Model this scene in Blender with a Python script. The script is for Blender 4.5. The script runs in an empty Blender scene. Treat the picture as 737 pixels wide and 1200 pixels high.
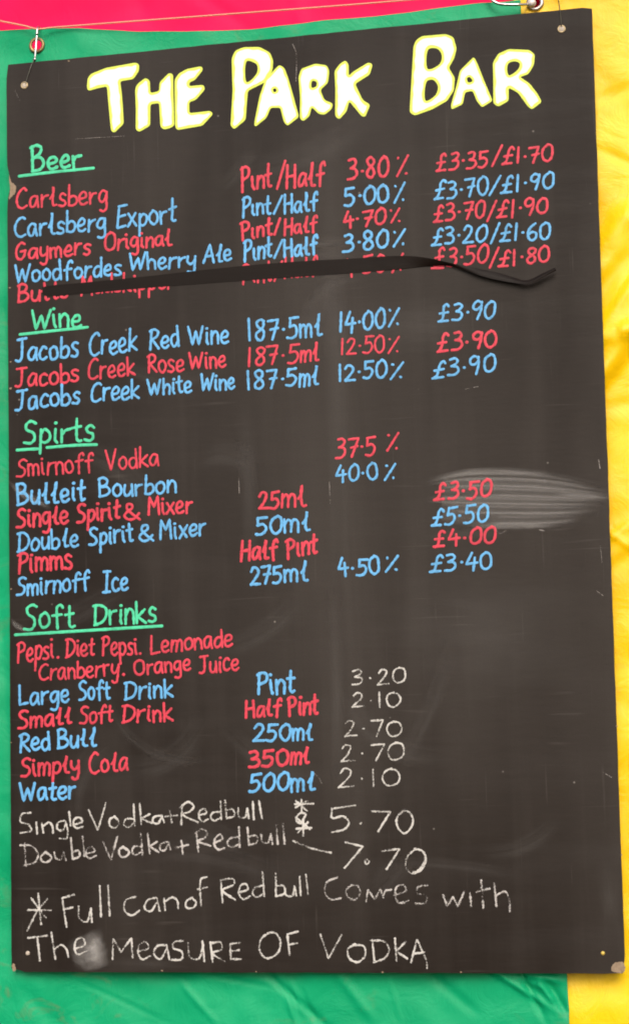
import bpy, bmesh, math, random
import numpy as np
from mathutils import Vector, Matrix, noise
from mathutils.geometry import tessellate_polygon

random.seed(7)
S = bpy.context.scene
COL = S.collection

# ------------------------------------------------------------------ camera
# The board is a real rectangle hanging in the plane y = 0 (x right, z up).
BW, BH, BZ = 0.61, 0.937, 1.0            # width, height, height of lower edge
FPX = 2200.0                              # focal length for a 737 x 1200 picture
C0 = np.array([368.5, 600.0])
CORN = [(8, 76), (693, 8), (732, 1141), (14, 1139)]
UNIT = [(-BW/2, BZ+BH), (BW/2, BZ+BH), (BW/2, BZ), (-BW/2, BZ)]

def solve_h(U, P):
    A = []
    for (u, v), (x, y) in zip(U, P):
        A.append([u, v, 1, 0, 0, 0, -x*u, -x*v, -x])
        A.append([0, 0, 0, u, v, 1, -y*u, -y*v, -y])
    return np.linalg.svd(np.array(A, float))[2][-1].reshape(3, 3)

Hm = solve_h(UNIT, CORN)
K = np.array([[FPX, 0, C0[0]], [0, FPX, C0[1]], [0, 0, 1.0]])
q = np.linalg.inv(K) @ Hm
q /= (np.linalg.norm(q[:, 0]) + np.linalg.norm(q[:, 1])) / 2
if q[2, 2] + q[2, 1]*(BZ+BH/2) < 0: q = -q
r1 = q[:, 0] / np.linalg.norm(q[:, 0])
r3 = q[:, 1] - r1*(r1 @ q[:, 1]); r3 /= np.linalg.norm(r3)
r2 = np.cross(r3, r1)                     # image of world y
Rw = np.stack([r1, r2, r3], 1)            # world -> cv camera
CAMPOS = -Rw.T @ q[:, 2]
cv2bl = np.diag([1, -1, -1.0])
Rbl = (cv2bl @ Rw).T                      # camera -> world, blender axes
M = Matrix([[*Rbl[i], CAMPOS[i]] for i in range(3)] + [[0, 0, 0, 1]])
cd = bpy.data.cameras.new('camera')
cam = bpy.data.objects.new('camera', cd); COL.objects.link(cam)
cam.matrix_world = M
cd.sensor_fit = 'VERTICAL'; cd.sensor_height = 24.0
cd.lens = FPX/1200*24.0
cd.clip_start = 0.02; cd.clip_end = 200
S.camera = cam

def at(px, py, y=0.0):
    """point of the world plane y = const that shows at this pixel of the photograph"""
    d = Rw.T @ np.array([(px-C0[0])/FPX, (py-C0[1])/FPX, 1.0])
    t = (y - CAMPOS[1]) / d[1]
    p = CAMPOS + d*t
    return Vector((p[0], y, p[2]))

# ------------------------------------------------------------------ light
SUN_EL, SUN_AZ = 36.0, 12.0              # degrees; azimuth measured from the viewer's side, minus = from the left
w = bpy.data.worlds.new('World'); S.world = w; w.use_nodes = True
nt = w.node_tree; nt.nodes.clear()
sky = nt.nodes.new('ShaderNodeTexSky'); sky.sky_type = 'NISHITA'; sky.sun_disc = False
sky.sun_elevation = math.radians(SUN_EL)
sky.sun_rotation = math.radians(180 - SUN_AZ)
sky.air_density = 1.0; sky.dust_density = 3.0; sky.ozone_density = 0.6
bgn = nt.nodes.new('ShaderNodeBackground'); bgn.inputs['Strength'].default_value = 0.12
out = nt.nodes.new('ShaderNodeOutputWorld')
nt.links.new(sky.outputs[0], bgn.inputs[0]); nt.links.new(bgn.outputs[0], out.inputs[0])
sl = bpy.data.lights.new('sun', 'SUN'); sl.energy = 1.5; sl.angle = math.radians(34); sl.color = (1.0, 0.95, 0.87)
so = bpy.data.objects.new('sun', sl); COL.objects.link(so)
e, a = math.radians(SUN_EL), math.radians(SUN_AZ)
sd = Vector((math.sin(a)*math.cos(e), -math.cos(a)*math.cos(e), math.sin(e)))
so.rotation_euler = sd.to_track_quat('Z', 'Y').to_euler(); so.location = sd*5
S.view_settings.view_transform = 'Standard'; S.view_settings.look = 'None'
S.view_settings.exposure = 0.52; S.view_settings.gamma = 1.0
S.view_settings.use_curve_mapping = False
S.render.engine = 'CYCLES'
S.cycles.filter_width = 1.9
S.cycles.transparent_max_bounces = 24

# ------------------------------------------------------------------ node helpers
def mat(name):
    m = bpy.data.materials.new(name); m.use_nodes = True
    n = m.node_tree.nodes; b = n['Principled BSDF']
    return m, m.node_tree, b
def nd(t, kind, **kw):
    n = t.nodes.new(kind)
    for k, v in kw.items():
        if k in n.inputs.keys(): n.inputs[k].default_value = v
        else: setattr(n, k, v)
    return n
def ramp(t, src, stops):
    r = nd(t, 'ShaderNodeValToRGB'); cr = r.color_ramp
    while len(cr.elements) < len(stops): cr.elements.new(0.5)
    for el, (p, c) in zip(cr.elements, stops):
        el.position = p; el.color = (c, c, c, 1) if isinstance(c, (int, float)) else (*c, 1)
    t.links.new(src, r.inputs[0]); return r.outputs[0]
def mixc(t, f, a, b, mode='MIX'):
    m = nd(t, 'ShaderNodeMix', data_type='RGBA', blend_type=mode)
    for i, v in ((0, f), (6, a), (7, b)):
        if isinstance(v, bpy.types.NodeSocket): t.links.new(v, m.inputs[i])
        else: m.inputs[i].default_value = v if i == 0 else (*v, 1)
    return m.outputs[2]
def mth(t, op, a, b=None, clamp=False):
    m = nd(t, 'ShaderNodeMath', operation=op, use_clamp=clamp)
    for i, v in ((0, a), (1, b)):
        if v is None: continue
        if isinstance(v, bpy.types.NodeSocket): t.links.new(v, m.inputs[i])
        else: m.inputs[i].default_value = v
    return m.outputs[0]
def noi(t, vec, scale, detail=4, rough=0.55, dist=0.0):
    n = nd(t, 'ShaderNodeTexNoise', Scale=scale, Detail=detail, Roughness=rough, Distortion=dist)
    t.links.new(vec, n.inputs['Vector']); return n.outputs[0]
def mapp(t, vec, scale=(1, 1, 1), loc=(0, 0, 0), rot=(0, 0, 0)):
    m = nd(t, 'ShaderNodeMapping'); t.links.new(vec, m.inputs[0])
    m.inputs['Scale'].default_value = scale; m.inputs['Location'].default_value = loc
    m.inputs['Rotation'].default_value = rot; return m.outputs[0]
def bump(t, b, h, strength, dist):
    n = nd(t, 'ShaderNodeBump', Strength=strength, Distance=dist)
    t.links.new(h, n.inputs['Height']); t.links.new(n.outputs[0], b.inputs['Normal']); return n

# ------------------------------------------------------------------ materials
def m_panel():
    m, t, b = mat('blackboard_paint')
    co = nd(t, 'ShaderNodeTexCoord').outputs['Object']
    big = noi(t, mapp(t, co, (5, 1, 1.6)), 1.0, 3, 0.5, 0.6)
    streak = noi(t, mapp(t, co, (26, 1, 1.6)), 1.0, 5, 0.6, 0.3)
    wipe = noi(t, mapp(t, co, (3, 1, 30), rot=(0, 0.35, 0)), 1.0, 4, 0.6, 0.8)
    fine = noi(t, co, 900, 3, 0.7)
    grain = noi(t, mapp(t, co, (60, 1, 240)), 1.0, 3, 0.6)
    d1 = ramp(t, big, [(0.42, 0.0), (0.68, 1.4)])
    d2 = ramp(t, streak, [(0.48, 0.0), (0.85, 1.0)])
    d3 = ramp(t, wipe, [(0.45, 0.0), (0.85, 1.0)])
    # dusty chalk, and glare haze painted in toward the middle of the board
    sx = nd(t, 'ShaderNodeSeparateXYZ'); t.links.new(co, sx.inputs[0])
    gx = mth(t, 'ABSOLUTE', mth(t, 'ADD', sx.outputs[0], -0.06))
    mid = ramp(t, mth(t, 'MULTIPLY', gx, 3.4), [(0.0, 1.0), (0.45, 0.55), (1.0, 0.0)])
    gz = mth(t, 'ABSOLUTE', mth(t, 'ADD', sx.outputs[2], -0.44))
    midz = ramp(t, mth(t, 'MULTIPLY', gz, 2.1), [(0.0, 1.0), (0.5, 0.8), (1.0, 0.1)])
    md = mth(t, 'MULTIPLY', mid, midz)
    dust_haze = mth(t, 'ADD', mth(t, 'MULTIPLY', d1, 0.034), mth(t, 'ADD', mth(t, 'MULTIPLY', d2, 0.034), mth(t, 'MULTIPLY', d3, 0.022)))
    dust_haze = mth(t, 'MULTIPLY', mth(t, 'ADD', dust_haze, mth(t, 'MULTIPLY', md, 0.060)), 0.62)
    dust_haze = mth(t, 'MULTIPLY', dust_haze, mth(t, 'ADD', mth(t, 'MULTIPLY', fine, 1.2), 0.4))
    # specks of chalk and chips of paint
    vo = nd(t, 'ShaderNodeTexVoronoi', Scale=34.0, Randomness=1.0); t.links.new(co, vo.inputs['Vector'])
    vn = noi(t, co, 21.0, 1)
    sp = mth(t, 'MULTIPLY', ramp(t, vo.outputs['Distance'], [(0.018, 1.0), (0.045, 0.0)]), ramp(t, vn, [(0.52, 0.0), (0.62, 0.75)]))
    dust_haze = mth(t, 'ADD', dust_haze, mth(t, 'MULTIPLY', sp, 0.45), clamp=True)
    sc = noi(t, mapp(t, co, (9, 1, 260), rot=(0, 0.22, 0)), 1.0, 2, 0.5, 0.2)
    sc2 = noi(t, mapp(t, co, (300, 1, 7), rot=(0, 0.12, 0)), 1.0, 2, 0.5, 0.2)
    scr = mth(t, 'MULTIPLY', mth(t, 'ADD', ramp(t, sc, [(0.66, 0.0), (0.72, 1.0)]), ramp(t, sc2, [(0.67, 0.0), (0.73, 1.0)])), ramp(t, vn, [(0.45, 0.0), (0.6, 0.028)]))
    dust_haze = mth(t, 'ADD', dust_haze, scr, clamp=True)
    base = mixc(t, grain, (0.0085, 0.0050, 0.0034), (0.0150, 0.0095, 0.0068))
    t.links.new(mixc(t, dust_haze, base, (0.55, 0.49, 0.44)), b.inputs['Base Color'])
    t.links.new(ramp(t, wipe, [(0.3, 0.42), (0.7, 0.6)]), b.inputs['Roughness'])
    b.inputs['Specular IOR Level'].default_value = 0.17
    bump(t, b, mth(t, 'ADD', grain, mth(t, 'MULTIPLY', fine, 0.4)), 0.25, 0.0004)
    return m
def m_paint(name, col, dark=0.66):
    m, t, b = mat(name)
    co = nd(t, 'ShaderNodeTexCoord').outputs['Object']
    n = noi(t, co, 260, 4, 0.7); n3 = noi(t, co, 42, 2)
    f = ramp(t, mth(t, 'ADD', mth(t, 'MULTIPLY', n, 0.6), mth(t, 'MULTIPLY', n3, 0.4)), [(0.36, 0.0), (0.58, 1.0)])
    t.links.new(mixc(t, f, tuple(c*dark for c in col), col), b.inputs['Base Color'])
    b.inputs['Roughness'].default_value = 0.55; b.inputs['Specular IOR Level'].default_value = 0.3
    bump(t, b, n, 0.2, 0.0003)
    return m
def m_chalk(name, col, dens=0.5, patch=60):
    """powdery: the grain of the board breaks the line up, most at its rims"""
    m, t, b = mat(name)
    co = nd(t, 'ShaderNodeTexCoord').outputs['Object']
    ed = nd(t, 'ShaderNodeAttribute', attribute_name='rim').outputs['Fac']
    n = noi(t, co, 1100, 2, 0.7); n2 = noi(t, co, patch, 2, 0.5)
    v = mth(t, 'ADD', n, mth(t, 'MULTIPLY', mth(t, 'ADD', n2, -0.5), 0.9))
    v = mth(t, 'SUBTRACT', v, mth(t, 'MULTIPLY', mth(t, 'POWER', ed, 2.0), 0.26))
    al = ramp(t, v, [(dens-0.16, 0.0), (dens+0.04, 0.95)])
    b.inputs['Base Color'].default_value = (*col, 1); b.inputs['Roughness'].default_value = 0.95
    b.inputs['Specular IOR Level'].default_value = 0.05
    t.links.new(al, b.inputs['Alpha'])
    return m
def m_smear(name, amount, su, sv, lo=0.35, hi=0.75, falloff=0.18, vfall=None):
    m, t, b = mat(name)
    uv = nd(t, 'ShaderNodeTexCoord').outputs['UV']
    co = nd(t, 'ShaderNodeTexCoord').outputs['Object']
    sx = nd(t, 'ShaderNodeSeparateXYZ'); t.links.new(uv, sx.inputs[0])
    n = noi(t, mapp(t, uv, (su, sv, 1)), 1.0, 5, 0.62, 0.25)
    n2 = noi(t, mapp(t, uv, (su*0.5, sv*0.35, 1), loc=(7, 3, 0)), 1.0, 2, 0.5)
    g = noi(t, co, 800, 2, 0.6)
    def fall(s, fo):
        k = mth(t, 'SUBTRACT', 0.5, mth(t, 'ABSOLUTE', mth(t, 'SUBTRACT', s, 0.5)))
        k = mth(t, 'ADD', k, mth(t, 'MULTIPLY', mth(t, 'SUBTRACT', n, 0.55), 0.34))
        return ramp(t, k, [(0.01, 0.0), (fo, 1.0)])
    f = mth(t, 'MULTIPLY', fall(sx.outputs[0], falloff), fall(sx.outputs[1], vfall or falloff))
    al = mth(t, 'MULTIPLY', f, ramp(t, mth(t, 'MULTIPLY', mth(t, 'ADD', n, n2), 0.5), [(lo, 0.12), (hi, 1.0)]))
    al = mth(t, 'MULTIPLY', al, mth(t, 'ADD', mth(t, 'MULTIPLY', g, 0.6*amount), 0.7*amount), clamp=True)
    b.inputs['Base Color'].default_value = (0.66, 0.63, 0.6, 1); b.inputs['Roughness'].default_value = 0.95
    b.inputs['Specular IOR Level'].default_value = 0.05
    t.links.new(al, b.inputs['Alpha'])
    return m
def m_sheet(name, col, col2, rough, stain=None, weave=2600, trans=0.0, crinkle=0.3, spec=0.3):
    m, t, b = mat(name)
    co = nd(t, 'ShaderNodeTexCoord').outputs['Object']
    n = noi(t, co, 7, 4, 0.6, 0.5)
    c = mixc(t, ramp(t, n, [(0.35, 0.0), (0.7, 1.0)]), col, col2)
    if stain:
        s1 = noi(t, mapp(t, co, (1, 1, 1.7), rot=(0, 0.4, 0)), 26, 5, 0.65, 1.2); s2 = noi(t, co, 4.5, 2)
        f = mth(t, 'MULTIPLY', ramp(t, s1, [(0.54, 0.0), (0.68, 1.0)]), ramp(t, s2, [(0.46, 0.0), (0.62, 0.5)]))
        c = mixc(t, f, c, stain)
    t.links.new(c, b.inputs['Base Color'])
    b.inputs['Roughness'].default_value = rough; b.inputs['Specular IOR Level'].default_value = spec
    wv = nd(t, 'ShaderNodeTexWave', Scale=weave/6, bands_direction='X'); t.links.new(co, wv.inputs['Vector'])
    wz = nd(t, 'ShaderNodeTexWave', Scale=weave/6, bands_direction='Z'); t.links.new(co, wz.inputs['Vector'])
    cr = noi(t, mapp(t, co, (1, 1, 1), rot=(0, 0.6, 0)), 24, 5, 0.6, 1.6)
    h = mth(t, 'ADD', mth(t, 'MULTIPLY', mth(t, 'ADD', wv.outputs[1], wz.outputs[1]), 0.03), mth(t, 'MULTIPLY', cr, 1.0))
    bump(t, b, h, crinkle, 0.006)
    if trans:
        b.inputs['Transmission Weight'].default_value = 0.0
    return m
def m_metal(name, col, rough=0.3, met=1.0):
    m, t, b = mat(name)
    co = nd(t, 'ShaderNodeTexCoord').outputs['Object']
    n = noi(t, co, 300, 3)
    t.links.new(mixc(t, ramp(t, n, [(0.4, 0.0), (0.7, 1.0)]), tuple(x*0.6 for x in col), col), b.inputs['Base Color'])
    b.inputs['Metallic'].default_value = met; b.inputs['Roughness'].default_value = rough
    return m

PANEL = m_panel()
RED = m_paint('red_paint_pen', (0.72, 0.055, 0.090))
BLUE = m_paint('blue_paint_pen', (0.145, 0.45, 0.80))
GREEN = m_paint('green_paint_pen', (0.085, 0.66, 0.36))
PALEY = m_paint('yellow_green_paint', (0.74, 0.84, 0.12), 0.88)
WHITE = m_paint('cream_white_paint', (0.86, 0.86, 0.80), 0.97)
CHALK = m_chalk('white_chalk', (0.62, 0.59, 0.55), 0.45)
CHALKF = m_chalk('faint_white_chalk', (0.56, 0.52, 0.49), 0.49)

# ------------------------------------------------------------------ mesh helpers
def link(name, me, m, parent=None):
    o = bpy.data.objects.new(name, me); COL.objects.link(o)
    if m: me.materials.append(m)
    if parent: o.parent = parent
    return o
def mesh(name, vs, fs, m, parent=None, smooth=True, uv=None, rim=None):
    me = bpy.data.meshes.new(name); me.from_pydata([tuple(v) for v in vs], [], fs); me.update()
    if smooth: me.polygons.foreach_set('use_smooth', [True]*len(me.polygons))
    if uv is not None:
        l = me.uv_layers.new(name='UVMap')
        for i, lp in enumerate(me.loops): l.data[i].uv = uv[lp.vertex_index]
    if rim is not None:
        at_ = me.attributes.new('rim', 'FLOAT', 'POINT'); at_.data.foreach_set('value', rim)
    return link(name, me, m, parent)
def thing(name, label, cat, loc=(0, 0, 0), group=None):
    o = bpy.data.objects.new(name, None); COL.objects.link(o); o.location = loc
    o.empty_display_size = 0.05
    o['label'] = label; o['category'] = cat
    if group: o['group'] = group
    return o
def tag(o, label, cat, group=None):
    o['label'] = label; o['category'] = cat
    if group: o['group'] = group
    return o
def catmull(pts, step, closed=False):
    P = [np.array(p, float) for p in pts]
    if len(P) < 3 and not closed:
        a, b = P[0], P[-1]; n = max(2, int(np.linalg.norm(b-a)/step))
        return [a+(b-a)*i/n for i in range(n+1)]
    n = len(P); res = []
    rng = range(n) if closed else range(n-1)
    for i in rng:
        if closed: p0, p1, p2, p3 = P[i-1], P[i], P[(i+1) % n], P[(i+2) % n]
        else:
            p1, p2 = P[i], P[i+1]
            p0 = P[i-1] if i else p1*2-p2
            p3 = P[i+2] if i+2 < n else p2*2-p1
        k = max(2, int(math.ceil(np.linalg.norm(p2-p1)/step)))
        # centripetal parametrisation avoids loops at uneven spacing
        t0 = 0; t1 = t0+max(1e-6, np.linalg.norm(p1-p0))**.5; t2 = t1+max(1e-6, np.linalg.norm(p2-p1))**.5; t3 = t2+max(1e-6, np.linalg.norm(p3-p2))**.5
        for j in range(k):
            t = t1+(t2-t1)*j/k
            A1 = (t1-t)/(t1-t0)*p0+(t-t0)/(t1-t0)*p1; A2 = (t2-t)/(t2-t1)*p1+(t-t1)/(t2-t1)*p2; A3 = (t3-t)/(t3-t2)*p2+(t-t2)/(t3-t2)*p3
            B1 = (t2-t)/(t2-t0)*A1+(t-t0)/(t2-t0)*A2; B2 = (t3-t)/(t3-t1)*A2+(t-t1)/(t3-t1)*A3
            res.append((t2-t)/(t2-t1)*B1+(t-t1)/(t2-t1)*B2)
    if not closed: res.append(P[-1])
    return res
def polyline(pts, step):
    res = []
    for a, b in zip(pts[:-1], pts[1:]):
        a, b = np.array(a, float), np.array(b, float); n = max(1, int(np.linalg.norm(b-a)/step))
        res += [a+(b-a)*i/n for i in range(n)]
    return res+[np.array(pts[-1], float)]

PXM = BW/700.0                       # metres per pixel on the board, about
def ribbon(acc, pts, rad, lift, jit=0.12):
    """domed brush stroke along pts (board x, z) with round ends; acc = (verts, faces, rim)"""
    V, F, R = acc
    P = [np.array(p) for p in pts]
    keep = [P[0]]
    for p in P[1:]:
        if np.linalg.norm(p-keep[-1]) > rad*0.25: keep.append(p)
    P = keep
    if len(P) == 1: P = [P[0], P[0]+np.array([rad*0.4, 0])]
    T = []
    for i in range(len(P)):
        d = P[min(i+1, len(P)-1)]-P[max(i-1, 0)]; T.append(d/(np.linalg.norm(d)+1e-12))
    ph = random.uniform(0, 50)
    rows = []
    for f in (0.98, 0.75, 0.4): rows.append((P[0]-T[0]*rad*f, T[0], math.sqrt(1-f*f), f))
    for i, p in enumerate(P):
        rows.append((p, T[i], 1.0+jit*noise.noise(Vector((ph+i*0.35, 0, 0)))*1.6, 0))
    for f in (0.4, 0.75, 0.98): rows.append((P[-1]+T[-1]*rad*f, T[-1], math.sqrt(1-f*f), f))
    b0 = len(V); prof = (-1, -0.72, 0, 0.72, 1)
    off = 0.00006*random.random()
    for p, t, s, f in rows:
        nrm = np.array([-t[1], t[0]])
        for c in prof:
            r_ = math.sqrt(min(1, c*c*s*s+f*f)) if f else abs(c)
            q_ = p+nrm*c*rad*s
            V.append((q_[0], -0.00012-off-lift*(1-min(1, r_)**2), q_[1])); R.append(min(1.0, r_))
    for i in range(len(rows)-1):
        for j in range(4):
            a_ = b0+i*5+j; F.append((a_, a_+5, a_+6, a_+1))

def px2b(p):
    v = at(p[0], p[1], 0.0); return (v.x, v.z-BZ)

# ------------------------------------------------------------------ the board
board = thing('menu_board', 'black chalkboard drinks menu headed THE PARK BAR with coloured handwriting', 'menu board', (0, 0, BZ))
def build_panel():
    TH = 0.005
    cs = [px2b(c) for c in CORN]
    out_ = []
    sides = [(0, 3), (3, 2), (2, 1), (1, 0)]      # left down, bottom, right up, top
    for a_, b_ in sides:
        A, B = np.array(cs[a_]), np.array(cs[b_]); n = 130
        d = (B-A)/np.linalg.norm(B-A); inn = np.array([-d[1], d[0]])
        for i in range(n):
            t = i/n; p = A+(B-A)*t
            k = 0.0004*noise.noise(Vector((p[0]*40, p[1]*40, 3)))+0.0003*abs(noise.noise(Vector((p[0]*190, p[1]*190, 9))))
            if i < 2: k += 0.001*(2-i)
            if (a_, b_) == (0, 3):
                k += 0.0040*math.exp(-((t-0.138)/0.011)**2)+0.0014*math.exp(-((t-0.125)/0.004)**2)
            if (a_, b_) == (3, 2) and i < 3: k += 0.0015
            out_.append(p+inn*k)
    n = len(out_)
    bm = bmesh.new()
    fr = [bm.verts.new((p[0], 0, p[1])) for p in out_]
    bk = [bm.verts.new((p[0], TH, p[1])) for p in out_]
    bm.faces.new(fr); bm.faces.new(list(reversed(bk)))
    for i in range(n): bm.faces.new((fr[i], bk[i], bk[(i+1) % n], fr[(i+1) % n]))
    bmesh.ops.recalc_face_normals(bm, faces=bm.faces)
    me = bpy.data.meshes.new('panel'); bm.to_mesh(me); bm.free()
    link('panel', me, PANEL, board)
build_panel()

# bare wood where the paint has chipped
WOOD, t_, b_ = mat('bare_hardboard')
co_ = nd(t_, 'ShaderNodeTexCoord').outputs['Object']
t_.links.new(mixc(t_, noi(t_, co_, 260, 4, 0.7), (0.15, 0.10, 0.06), (0.42, 0.31, 0.21)), b_.inputs['Base Color'])
b_.inputs['Roughness'].default_value = 0.9
def chip(pts, name='paint_chip', m=WOOD, label=None):
    P = catmull(pts, 1.0, True); c = sum(P)/len(P)
    vs = []
    for p in P:
        p = p+np.array([noise.noise(Vector((p[0]*.9, p[1]*.9, 1))), noise.noise(Vector((p[0]*.9, p[1]*.9, 5)))])*1.1
        x, z = px2b(p); vs.append((x, -0.0001, z))
    x, z = px2b(c); vs.append((x, -0.0002, z)); n = len(P)
    o = mesh(name, vs, [(i, (i+1) % n, n) for i in range(n)], m, board)
    if label: o['label'] = label
    return o
chip([(11.5, 205), (14, 213), (19, 218), (18, 226), (14, 231), (11.5, 233), (12.4, 222), (11.7, 212)])
chip([(717, 1131), (724, 1127), (730, 1128), (731.0, 1139), (723, 1140), (716, 1137)])
chip([(15.5, 1129), (18, 1131), (19, 1136), (18, 1138), (15.8, 1138)])
for (x_, y_, r_) in [(12, 337, 1.2), (13, 424, 1.0), (12.8, 455, 1.4), (81, 71.5, 0.9), (540, 1139, 1.3), (190, 1137.5, 1.2), (448, 1139.3, 1.2), (300, 1138.5, .9), (13.5, 690, 1.1), (727.5, 1002, .9), (722, 851, .9), (13.6, 870, .9)]:
    chip([(x_-r_, y_), (x_, y_-r_*.7), (x_+r_*1.3, y_), (x_, y_+r_*.8)])

# chalk smears that follow the wiping hand; some soft films paint glare and sheen
def smear(top, bot, m, nu=40, nv=12):
    T = catmull(top, 400/nu); B = catmull(bot, 400/nu)
    def samp(L, t):
        f = t*(len(L)-1); i = min(int(f), len(L)-2); return L[i]+(L[i+1]-L[i])*(f-i)
    vs, uv, fs = [], [], []
    for i in range(nu+1):
        for j in range(nv+1):
            u, v = i/nu, j/nv
            p = samp(T, u)*(1-v)+samp(B, u)*v
            x, z = px2b(p); vs.append((x, smear.y, z)); uv.append((u, v))
    for i in range(nu):
        for j in range(nv):
            a_ = i*(nv+1)+j; fs.append((a_, a_+1, a_+nv+2, a_+nv+1))
    smear.y -= 0.000006
    return mesh('chalk_and_sheen_film', vs, fs, m, board, uv=uv)
smear.y = -0.00003
SM1 = m_smear('chalk_smear_wide', 0.24, 1.0, 40, 0.44, 0.60, 0.10, 0.10)
SM2 = m_smear('chalk_smear_narrow', 0.24, 1.6, 5, 0.36, 0.62, 0.30)
SM3 = m_smear('chalk_and_sheen_soft', 0.05, 1.2, 3, 0.25, 0.7, 0.45)
SM5 = m_smear('chalk_smear_base', 0.075, 1.3, 38, 0.42, 0.62, 0.14, 0.12)
SM6 = m_smear('chalk_smear_streaks', 0.17, 0.8, 13, 0.47, 0.62, 0.16, 0.22)
SM7 = m_smear('chalk_smear_old', 0.034, 1.0, 10, 0.40, 0.65, 0.35)
SM4 = m_smear('chalk_smear_dense', 0.62, 1.5, 2.4, 0.30, 0.62, 0.42)
WT = [(494, 563), (540, 551), (585, 549), (655, 555), (722, 572)]; WB = [(494, 606), (540, 618), (600, 621), (660, 618), (722, 604)]
def wipe(v0, v1, u0, u1, m):
    """one pass of the wiping hand: a strip v0..v1 of the patch, from u0 to u1 along it"""
    T, B = catmull(WT, 2), catmull(WB, 2)
    def pt(u, v):
        a_ = T[min(int(u*(len(T)-1)), len(T)-1)]; b_ = B[min(int(u*(len(B)-1)), len(B)-1)]; return a_*(1-v)+b_*v
    us = [u0+(u1-u0)*k/7 for k in range(8)]
    smear([pt(u, v0) for u in us], [pt(u, v1) for u in us], m)
wipe(-.06, 1.04, -.03, .93, SM5)
wipe(-.03, .12, .02, .70, SM2); wipe(.04, .20, .0, .93, SM6); wipe(.12, .34, .06, 1.0, SM6); wipe(.26, .50, .28, .985, SM6)
wipe(.42, .62, .0, .95, SM6); wipe(.56, .78, .12, .90, SM6); wipe(.72, .95, .34, .83, SM6); wipe(.86, 1.0, .24, .72, SM2); wipe(.30, .44, .66, .99, SM2)
smear([(490, 622), (520, 618), (560, 619), (610, 622)], [(490, 640), (520, 636), (560, 632), (610, 632)], SM3)
# old wipes all over the board, hardly visible
rw = random.Random(5)
for _ in range(26):
    x_, y_ = rw.uniform(60, 600), rw.uniform(60, 1060); a_ = rw.uniform(-1.2, 0.9); l_ = rw.uniform(70, 190); w_ = rw.uniform(14, 42); c_ = rw.uniform(-.25, .25)
    dx, dy = math.cos(a_), math.sin(a_); px_, py_ = [], []
    for k in range(4):
        t = k/3*l_; bx = x_+dx*t-dy*c_*l_*math.sin(k/3*math.pi); by = y_+dy*t+dx*c_*l_*math.sin(k/3*math.pi)
        px_.append((bx-dy*w_/2, by+dx*w_/2)); py_.append((bx+dy*w_/2, by-dx*w_/2))
    if max(p[0] for p in px_+py_) < 690 and min(p[0] for p in px_+py_) > 20 and min(p[1] for p in px_+py_) > 85 and max(p[1] for p in px_+py_) < 1130:
        smear(px_, py_, SM7)
smear([(6, 558), (24, 570), (62, 590)], [(14, 572), (26, 584), (60, 600)], SM2)
smear([(13, 722), (20, 728), (34, 736)], [(14, 732), (20, 738), (32, 743)], SM2)
smear([(92, 1098), (105, 1088), (120, 1086)], [(104, 1142), (118, 1138), (130, 1130)], SM4)
smear([(76, 1102), (98, 1090), (122, 1084)], [(86, 1132), (104, 1142), (132, 1132)], SM2)
smear([(362, 100), (376, 420), (384, 760)], [(400, 100), (410, 420), (420, 760)], SM3)
smear([(270, 460), (278, 560), (284, 700)], [(300, 460), (304, 560), (306, 700)], SM3)
smear([(380, 690), (384, 800), (386, 960)], [(402, 690), (404, 800), (404, 960)], SM3)
smear([(120, 1118), (180, 1122), (230, 1124)], [(120, 1137), (180, 1137), (230, 1137)], SM3)
smear([(690, 1010), (700, 1060), (704, 1100)], [(728, 1000), (729, 1060), (730, 1100)], SM3)  # pale film painting the glare at the lower right edge
smear([(340, 350), (480, 342), (640, 348)], [(350, 420), (480, 418), (640, 410)], SM3)
smear([(440, 640), (560, 650), (700, 660)], [(440, 820), (560, 830), (710, 820)], SM3)  # pale film painting the soft sheen right of centre

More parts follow.
